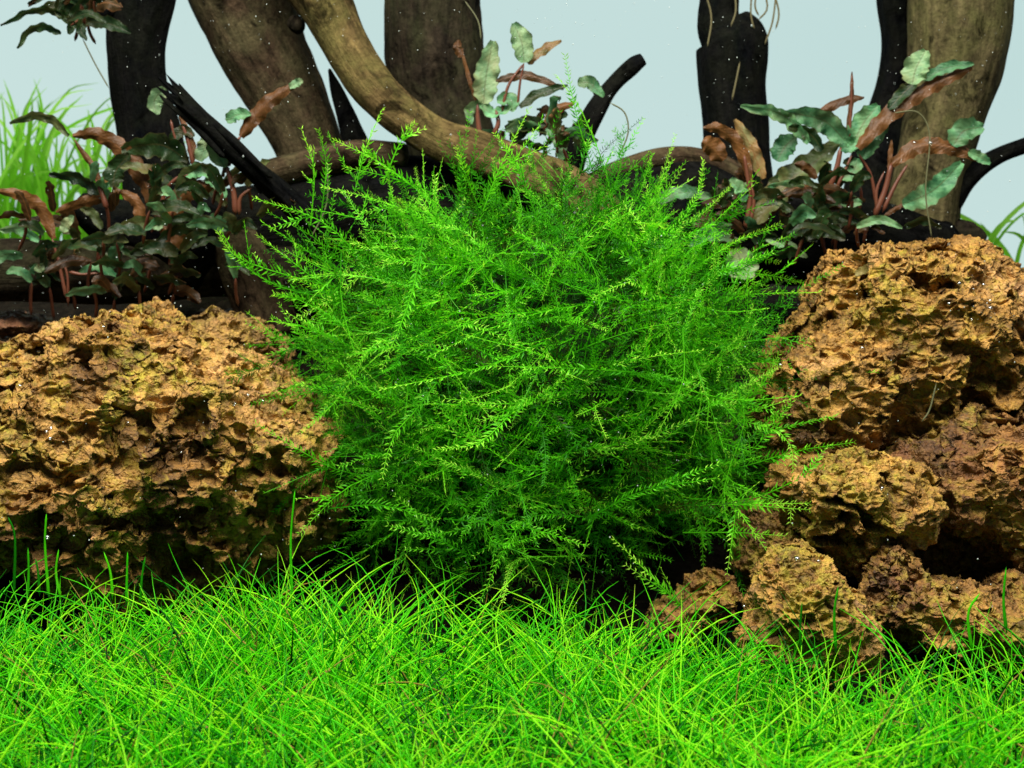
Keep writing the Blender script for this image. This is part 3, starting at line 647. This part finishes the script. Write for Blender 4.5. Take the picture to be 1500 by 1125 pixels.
def template(k):
    L = rs.uniform(2.2, 4.4); bend = rs.uniform(.1, .55)*L; side = rs.normal(0, .22)*L
    sp = np.array([(0, 0, 0), (bend*.12, side*.3, L*.35), (bend*.5, side*.2, L*.7), (bend, side, L*.97)])
    t0, t1 = rs.uniform(.1, .4), rs.uniform(.65, 1.0)
    parts = [frond_arrays(sp, rs, tone0=t0, tone1=t1)]
    q = smooth_path(sp, 20)
    for j in range(rs.randint(1, 5)):
        i = rs.randint(4, 15); T = nrm(q[i+1]-q[i]); o = nrm(rs.normal(size=3)); o = nrm(o - T*o.dot(T)); l = rs.uniform(.5, 1.3)
        s2 = np.array([q[i], q[i]+(T*.75+o*.6)*l*.5, q[i]+(T*.9+o*.75)*l])
        parts.append(frond_arrays(s2, rs, .15, .034, .09, .010, t0+.1, t1, 2))
    return join(parts)
TPL = [template(k) for k in range(16)]
TME = [mesh('frond', *a[:2], M_MOSS, False, {'tone': a[2]}) for a in TPL]
MC = P(785, 575, .2)                                    # centre of the moss
MR = np.array((4.85, 4.2, 4.5))
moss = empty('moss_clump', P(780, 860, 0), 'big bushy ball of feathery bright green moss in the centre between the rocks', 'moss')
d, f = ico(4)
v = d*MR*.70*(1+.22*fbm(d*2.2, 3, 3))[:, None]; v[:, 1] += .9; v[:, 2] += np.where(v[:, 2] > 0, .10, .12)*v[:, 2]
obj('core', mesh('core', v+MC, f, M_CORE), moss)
lob = lambda d: 1 + .20*fbm(d*1.7+3.3, 3, 77)           # lumpy outline
def orient(dirv, roll):
    z = nrm(dirv); x = np.cross((0, 0, 1.), z); x = nrm(x) if np.linalg.norm(x) > .05 else np.array((1., 0, 0)); y = np.cross(z, x)
    c_, s_ = math.cos(roll), math.sin(roll)
    return np.stack([x*c_+y*s_, -x*s_+y*c_, z], 1)
def spot(outer):
    while True:
        d = nrm(rs.normal(size=3))
        if d[2] < -.75 or (d[1] > .35 and rs.rand() < .8): continue
        break
    tan = rs.normal(size=3); tan[0] *= 1.5; tan = nrm(tan - d*tan.dot(d))
    u = rs.uniform(.60, .93) if not outer else rs.uniform(.80, .98)
    k = rs.uniform(.18, .75) if rs.rand() < .75 else rs.uniform(.8, 1.6)
    dirv = nrm(tan*1.0 + d*k + np.array((0, 0, .22)) + np.array((d[0]*.15, 0, 0)))
    pos = MC + d*MR*lob(d[None])[0]*u - dirv*.9
    sc = rs.uniform(.55, 1.05)
    return pos, dirv, rs.uniform(0, 6.28), sc
for k in range(250):
    pos, dv, roll, sc = spot(True)
    if pos[1] > 1.5: pos[1] = 1.5 - (pos[1]-1.5)
    o = obj('frond', TME[k % 16], moss); M = orient(dv, roll)
    o.matrix_parent_inverse = Matrix.Identity(4)
    m4 = Matrix([[*(M[a]*sc), pos[a]-moss.location[a]] for a in range(3)] + [[0, 0, 0, 1]])
    o.matrix_local = m4
merged = []
for k in range(700):
    pos, dv, roll, sc = spot(rs.rand() < .35)
    M = orient(dv, roll); v, f, c = TPL[rs.randint(16)]
    merged.append(((v*sc) @ M.T + pos, f, np.clip(c*.72 - .01 + rs.normal(0, .12) , 0, 1)))  # toned darker than the outer fronds
for k in range(330):                    # thin bare strands between the leafy ones
    pos, dv, roll, sc = spot(rs.rand() < .7); q = rs.normal(0, .35, (3, 3)); L_ = rs.uniform(1.2, 3.4)
    pts = np.array([pos, pos+dv*L_*.35+q[0]*.4, pos+dv*L_*.7+q[1]*.7, pos+dv*L_+q[2]])
    merged.append(frond_arrays(pts, rs, stemR=rs.uniform(.008, .014), tone0=rs.uniform(.2, .6), tone1=rs.uniform(.5, 1), ranks=0))
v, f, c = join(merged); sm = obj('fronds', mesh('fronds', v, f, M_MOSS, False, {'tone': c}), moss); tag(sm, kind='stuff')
# long lighter shoots creeping round the outside
for k in range(140):
    d0 = nrm(np.array((rs.uniform(-1, 1), -rs.uniform(.25, 1.3), rs.uniform(-.6, 1.0))))
    tn = np.array((rs.choice((-1, 1))*rs.uniform(.3, 1), rs.normal(0, .25), rs.normal(.15, .55))); tn = nrm(tn - d0*tn.dot(d0))
    Lr = rs.uniform(.35, .95); pts = []
    for j in range(5):
        a = Lr*j/4; dd = nrm(d0 + tn*math.tan(min(a, 1.2)) + np.array((0, 0, -.12*j*j/16)) + .03*rs.normal(size=3))
        pts.append(MC + dd*MR*lob(dd[None])[0]*(.86 + .24*(j/4)**1.5 + rs.normal(0, .012)))
    v, f, c = frond_arrays(np.array(pts), rs, .175, .037, .085, .016, rs.uniform(.35, .65), rs.uniform(.85, 1.0), 2)
    parts = [(v, f, c)]; q = smooth_path(pts, 20)
    for j in range(rs.randint(0, 3)):
        i = rs.randint(4, 16); T = nrm(q[i+1]-q[i]); o_ = nrm(rs.normal(size=3)); l = rs.uniform(.4, 1.0)
        parts.append(frond_arrays(np.array([q[i], q[i]+(T*.75+o_*.6)*l*.5, q[i]+(T*.9+o_*.7)*l]), rs, .15, .045, .10, .01, .4, 1, 2))
    v, f, c = join(parts); obj('shoot', mesh('shoot', v, f, M_MOSS, False, {'tone': c}), moss)
# long single sprays, placed one by one
SPRAYS = [([(868, 250), (850, 190), (838, 140), (828, 82)], -.5), ([(900, 300), (880, 230), (850, 160), (815, 110)], -.2), ([(880, 320), (905, 260), (912, 210), (900, 190)], 0),
          ([(520, 280), (535, 220), (560, 160)], -1.5), ([(560, 270), (590, 200), (608, 180)], -1.5), ([(455, 330), (460, 250), (442, 190)], -1), ([(470, 320), (478, 240), (466, 190)], -.6),
          ([(640, 300), (560, 240), (490, 205)], -2.2), ([(650, 290), (580, 262), (505, 245)], -2), ([(700, 330), (730, 250), (775, 160)], -2.2), ([(790, 330), (760, 250), (725, 195)], -2.6), ([(700, 300), (680, 250), (668, 215)], -2.5),
          ([(545, 470), (450, 400), (378, 345)], -2.2), ([(560, 420), (480, 330), (372, 290)], -2), ([(500, 440), (410, 420), (355, 385), (322, 335)], -1.6), ([(490, 420), (410, 400), (345, 375), (318, 338)], -1.4),
          ([(520, 480), (440, 440), (400, 430)], -2), ([(540, 520), (450, 480), (395, 470)], -2.6), ([(600, 640), (500, 580), (430, 560)], -3.2), ([(570, 700), (500, 690), (440, 660), (375, 620)], -3.0), ([(560, 690), (500, 720), (440, 780)], -3.6),
          ([(900, 480), (960, 380), (1020, 290), (1030, 235)], -1), ([(880, 400), (940, 320), (985, 235)], -.8), ([(980, 450), (1050, 400), (1130, 370)], -1.2), ([(1000, 480), (1080, 435), (1200, 428)], -1.5), ([(1040, 560), (1090, 480), (1095, 400)], -1.8),
          ([(1020, 700), (1100, 680), (1170, 660), (1250, 648)], -3.4), ([(1010, 730), (1100, 730), (1200, 690), (1262, 683)], -3.8), ([(1020, 740), (1100, 738), (1185, 737)], -4.2), ([(1000, 780), (1080, 780), (1150, 785)], -4), ([(1040, 620), (1110, 570), (1140, 520)], -2.6),
          ([(1060, 700), (1120, 640), (1158, 590)], -3), ([(1080, 560), (1090, 620), (1060, 720), (1075, 800)], -4.0), ([(960, 380), (1040, 330), (1045, 400)], -1), ([(590, 700), (650, 660), (760, 600), (840, 545)], -4.7),
          ([(930, 545), (850, 540), (720, 536)], -4.8), ([(480, 745), (560, 740), (640, 762)], -4.0), ([(640, 560), (610, 600), (575, 640), (560, 700)], -4.6), ([(700, 820), (640, 790), (570, 770)], -4.2), ([(860, 640), (780, 690), (690, 640)], -4.9),
          ([(500, 370), (500, 440), (520, 520)], -3), ([(620, 350), (600, 440), (560, 540)], -4), ([(820, 330), (870, 390), (880, 470)], -4), ([(800, 500), (700, 540), (560, 570)], -4.6), ([(1000, 480), (1000, 560), (960, 640)], -4.4),
          ([(860, 760), (940, 720), (1050, 700)], -4.8), ([(650, 760), (760, 770), (860, 800)], -4.8), ([(1010, 900), (960, 850), (900, 790)], -4.4)]
for k, (pts, Y) in enumerate(SPRAYS):
    n = len(pts); sp = [P(a, b_, Y + .5*(1-j/(n-1))) for j, (a, b_) in enumerate(pts)]
    parts = [frond_arrays(sp, rs, .175, .038, .085, .015, .35, 1.0, 3)]; q = smooth_path(sp, 20)
    for j in range(rs.randint(0, 3)):
        i = rs.randint(3, 13); T = nrm(q[i+1]-q[i]); o_ = nrm(rs.normal(size=3)); l = rs.uniform(.5, 1.1)
        parts.append(frond_arrays(np.array([q[i], q[i]+(T*.75+o_*.6)*l*.5, q[i]+(T*.9+o_*.7)*l]), rs, .15, .04, .09, .01, .4, 1, 2))
    v, f, c = join(parts); obj('spray', mesh('spray', v, f, M_MOSS, False, {'tone': c}), moss)

# ------------------------------------------------------------------ hairgrass carpet
def grass_arrays(root, az, th0, th1, L, R, tone, K=8, curl=None):
    n = len(root); s = np.linspace(0, 1, K); th = th0[:, None] + (th1-th0)[:, None]*s[None]**1.2
    ds = L[:, None]/(K-1)
    az2 = az[:, None] + (curl[:, None]*s[None] if curl is not None else 0)
    dx = np.sin(th)*np.cos(az2)*ds; dy = np.sin(th)*np.sin(az2)*ds; dz = np.cos(th)*ds
    p = np.zeros((n, K, 3))
    p[:, 1:, 0] = np.cumsum(dx, 1)[:, :-1]; p[:, 1:, 1] = np.cumsum(dy, 1)[:, :-1]; p[:, 1:, 2] = np.cumsum(dz, 1)[:, :-1]
    p += root[:, None]
    T = nrm(np.stack([dx, dy, dz], 2)); up = np.array((.0, -.3, .95)); a = nrm(np.cross(T, np.stack([np.cos(az2+1.57), np.sin(az2+1.57), 0*az2], 2))); b_ = np.cross(T, a)
    rad = R[:, None]*(1-.85*s[None]**2.5)
    V = np.stack([p + (a*math.cos(q)+b_*math.sin(q))*rad[..., None] for q in (0, 2.094, 4.189)], 2)    # n,K,3,3
    base = (np.arange(n)*K*3)[:, None, None] + (np.arange(K-1)*3)[None, :, None]
    F = []
    for q in range(3):
        w_ = (q+1) % 3; F.append(np.concatenate([base+q, base+w_, base+3+w_, base+3+q], 2).reshape(-1, 4))
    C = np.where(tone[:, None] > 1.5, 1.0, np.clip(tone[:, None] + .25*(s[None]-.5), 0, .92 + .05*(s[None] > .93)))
    return V.reshape(-1, 3), np.vstack(F), np.repeat(C.reshape(-1), 3)
def back_edge(x):
    return np.interp(x, [-12, -7, -5, -2.5, 0, 3, 4.5, 6, 8, 12], [-5.0, -4.9, -3.9, -5.2, -5.6, -5.9, -7.6, -8.6, -8.2, -6.8])
rg = np.random.RandomState(11)
N = 13500
y = rg.uniform(-17.5, -3.6, N*3); x = rg.uniform(-1, 1, N*3)*((y+30)*.43+2.0)
keep = (y < back_edge(x) + rg.normal(0, .25, N*3)) & (rg.rand(N*3) < np.clip((y+30)/26*1.15, .4, 1)); x, y = x[keep][:N], y[keep][:N]; n = len(x)
root = np.stack([x, y, ground_z(x, y)-.1], 1)
clump = fbm(np.stack([x*.8, y*.8, 0*x], 1), 3, 4)
lay = rg.rand(n) < .62
L = np.where(lay, rg.uniform(1.5, 3.7, n), rg.uniform(1.1, 2.5, n))*(1+.2*clump); th0 = np.where(lay, rg.uniform(.25, .95, n), np.abs(rg.normal(.1, .25, n))); th1 = np.where(lay, th0 + rg.uniform(.5, 1.2, n), th0 + rg.uniform(.1, .9, n))
az = rg.uniform(0, 6.283, n); tone = np.clip(.56 + .34*rg.normal(size=n) + .45*clump, 0.0, 1); tone[rg.rand(n) < .018] = 2.0
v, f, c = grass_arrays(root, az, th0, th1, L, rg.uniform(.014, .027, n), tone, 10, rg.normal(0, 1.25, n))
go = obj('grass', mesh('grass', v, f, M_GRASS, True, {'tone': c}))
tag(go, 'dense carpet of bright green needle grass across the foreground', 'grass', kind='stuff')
# tall single blades in front of the left rock
TALL = [((20, 880), (22, 790), (12, 757), 'tall dark green blade nearest the left edge against the left rock'), ((72, 880), (66, 800), (68, 752), 'tallest blade beaded with bubbles in front of the left rock'),
        ((40, 880), (42, 840), (41, 802), 'short upright blade between the two tallest blades at the left'), ((58, 875), (56, 840), (52, 818), 'short dark blade just left of the beaded blade'),
        ((90, 880), (82, 840), (86, 804), 'wavy dark blade just right of the beaded blade'), ((185, 890), (186, 840), (187, 808), 'straight green blade before the middle of the left rock'),
        ((205, 890), (208, 845), (213, 815), 'thin blade leaning right before the middle of the left rock'), ((165, 880), (162, 840), (152, 808), 'dark blade leaning left before the middle of the left rock'),
        ((428, 880), (426, 790), (432, 718), 'tall yellow green blade rising where the left rock meets the moss'), ((1225, 960), (1222, 900), (1228, 858), 'upright blade in front of the small pointed rock'),
        ((1175, 960), (1172, 925), (1175, 880), 'dark thin blade against the small pointed rock'), ((1425, 960), (1418, 900), (1436, 868), 'curved bright blade against the flat-topped rock'), ((1475, 930), (1470, 880), (1474, 830), 'tall blade with bubbles near the right edge')]
for k, (a, b_, c_, lab) in enumerate(TALL):
    Y = -4.6 if a[0] < 900 else -8.2
    q = smooth_path([P(*a, Y), P(*b_, Y), P(*c_, Y)], 14)
    v, f, g_ = tube(q, np.linspace(.034, .012, 14), 7, around=6, step=.15, rough=0, groove=0)
    o = obj('needle_grass', mesh('needle_grass', v-q[0], f, M_GRASS, True, {'tone': np.full(len(v), .25+.5*((k*37) % 10)/10)})); o.location = tuple(q[0])
    tag(o, lab, 'needle grass', 'tall single grass blades', 'thing')

# ------------------------------------------------------------------ threads, roots, withered leaf
TH = [([(893, 150), (915, 165), (920, 195), (905, 232)], 2.0, 'fine curled thread above the upper right of the moss'), ([(1310, 165), (1345, 165), (1362, 200), (1356, 280), (1365, 350)], 2.0, 'long fine thread hanging in front of the broad olive trunk'),
      ([(1372, 560), (1362, 600), (1350, 618)], -3.5, 'short pale thread on the tallest rock'), ([(120, 55), (140, 95), (160, 130)], 5.5, 'thin root trailing from the dark top left plant'), ([(680, 0), (700, 30), (705, 60)], 4, 'fine thread in front of the broad dark brown trunk'),
      ([(480, 240), (478, 300), (455, 350)], 1, 'fine dark thread beside the upper left of the moss')]
for pts, Y, lab in TH: thread(pts, Y, .011, M_THREAD, lab, 'thread', 'thread', group='fine threads')
RT = [([(1110, -20), (1106, 8), (1112, 24)], 'shortest thin hanging root close to the black stump'), ([(1131, -20), (1141, 18), (1136, 44)], 'thin hanging root swinging out farthest right'), ([(1102, -20), (1100, 20), (1106, 48)], 'short hanging root nearest the black stump'), ([(1138, -20), (1132, 30), (1120, 66)], 'longest hanging root right of the black stump'),
      ([(1118, -20), (1124, 12), (1110, 30)], 'middle hanging root with a crook right of the black stump')]
for pts, lab in RT: thread(pts, 7.8, .028, M_ROOT, lab, 'root', 'hanging_root', group='hanging roots')
for pts, lab in (([(1030, -20), (1042, 25), (1036, 70)], 'pale root running down the left side of the black stump'), ([(1075, -20), (1078, 15), (1070, 40)], 'pale root on the narrow top of the black stump'), ([(1084, 90), (1078, 120), (1072, 148)], 'pale root lying across the middle of the black stump')):
    thread(pts, 6.5, .030, M_ROOT, lab, 'root', 'clinging_root', group='roots on the black stump')

# ------------------------------------------------------------------ bubbles and specks
dg = bpy.context.evaluated_depsgraph_get()
dg.update()
def cast(px, py):
    t_ = P(px, py, 0); d_ = Vector(t_) - Vector(CAMP); d_.normalize()
    hit, loc, no, idx, ob, mt = S.ray_cast(dg, Vector(CAMP), d_)
    return loc, no, ob
wp = [cast(*q)[0] for q in ((1250, 404), (1263, 397), (1279, 388))]
wp = [np.array(q) + np.array((0, -.16 - .08*(k == 1), .04)) for k, q in enumerate(wp)]
wl = obj('withered_leaf', leaf_mesh(wp, .20, False, .3, .1, 77, M_WITHER))
tag(wl, 'small curled yellowish leaf lying in the hollow of the tallest rock', 'withered leaf')
sv, sf = ico(3); bub = mesh('air_bubble', sv, sf, M_BUB)
BUBS = [(10, 492, 'silver bubble at the left edge of the largest ochre rock'), (150, 480, 'bubble near the top of the largest ochre rock'), (55, 516, 'bubble on the upper left of the largest ochre rock'), (14, 545, 'bubble in a dark pit at the left edge'),
        (28, 565, 'bubble below the dark pit at the left edge'), (70, 633, 'upper left of three bubbles clustered on the largest ochre rock'), (76, 628, 'upper right of three bubbles clustered on the largest ochre rock'), (73, 641, 'lowest of three bubbles clustered on the largest ochre rock'),
        (188, 620, 'bubble in the middle of the largest ochre rock'), (342, 591, 'bright bubble where the olive rock meets the ochre rock'), (363, 578, 'bubble on the lower part of the olive rock'), (385, 590, 'bubble on the ochre rock near the moss'), (265, 664, 'small bubble on the right half of the largest ochre rock'),
        (294, 694, 'small bubble low on the right half of the largest ochre rock'), (310, 745, 'bubble near the grass below the largest ochre rock'), (418, 746, 'bubble beside the tall yellow green blade'), (67, 787, 'bubble on the beaded grass blade'),
        (1407, 417, 'bubble high on the right shoulder of the tallest rock'), (1425, 423, 'large bubble on the right shoulder of the tallest rock'), (1441, 418, 'rightmost upper bubble on the tallest rock'), (1450, 442, 'flat bubble lower on the right shoulder of the tallest rock'),
        (1425, 450, 'small bubble under the large one on the tallest rock'), (1451, 453, 'bubble below the flat one on the tallest rock'), (1425, 467, 'lowest bubble on the right shoulder of the tallest rock'), (1389, 444, 'bubble near the middle of the tallest rock top'), (1404, 452, 'tiny bubble near the middle of the tallest rock top'),
        (1262, 510, 'bubble on the left face of the tallest rock'), (1170, 818, 'left of two bubbles on the small pointed rock'), (1198, 822, 'right of two bubbles on the small pointed rock'), (1293, 717, 'bubble on the overhanging golden knob'), (1144, 533, 'bubble on the tallest rock beside the moss'),
        (1488, 805, 'bubble low at the right edge above the grass'), (1340, 208, 'left of two bubbles on the rusty leaf'), (1362, 210, 'right of two bubbles on the rusty leaf'), (1091, 888, 'bubble on a blade beside the small pointed rock')]
for px, py, lab in BUBS:
    loc, no, ob = cast(px, py)
    if loc is None: continue
    o = obj('air_bubble', bub); rr = random.Random(px*py).uniform(.035, .062); o.scale = (rr, rr, rr*.9)
    o.location = loc + no*rr*.7; tag(o, lab, 'bubble', 'air bubbles')
rp = np.random.RandomState(3); iv, if_ = ico(1)
V = []; F = []; n = 0
def speck(p, r):
    global n
    V.append(iv*r*np.array((1, 1, rp.uniform(.6, 1.6))) + p); F.append(if_+n*len(iv)); n += 1
for k in range(900):
    px = rp.uniform(0, 1500); py = 470*rp.rand()**1.05; Y = rp.uniform(-14, 3.5)
    speck(P(px, py, Y), (abs(rp.normal(.0, .0055))+.003)*(Y+30)/30)
for k in range(160):
    px = rp.uniform(0, 1500); py = rp.uniform(450, 900); speck(P(px, py, rp.uniform(-9, -6)), abs(rp.normal(.003, .004))+.003)
so = obj('suspended_specks', mesh('suspended_specks', np.vstack(V), np.vstack(F), M_SPECK)); tag(so, 'tiny white specks floating in the water', 'specks', kind='stuff')
V = []; F = []; n = 0
for k in range(70):
    yy = rp.uniform(-13, -5.5); speck(np.array((rp.uniform(-9, 9), yy, float(ground_z(0, yy))+rp.uniform(1.0, 1.9))), rp.uniform(.012, .03))
t = NT('brown_debris'); M_DEB = t.done(t.bsdf((.16, .08, .03), .8))
do = obj('debris', mesh('debris', np.vstack(V), np.vstack(F), M_DEB)); tag(do, 'small brown crumbs caught among the foreground grass', 'debris', kind='stuff')
print('tris', sum((len(o.data.loop_triangles) if not o.data.calc_loop_triangles() else 0) for o in bpy.data.objects if o.type == 'MESH'))
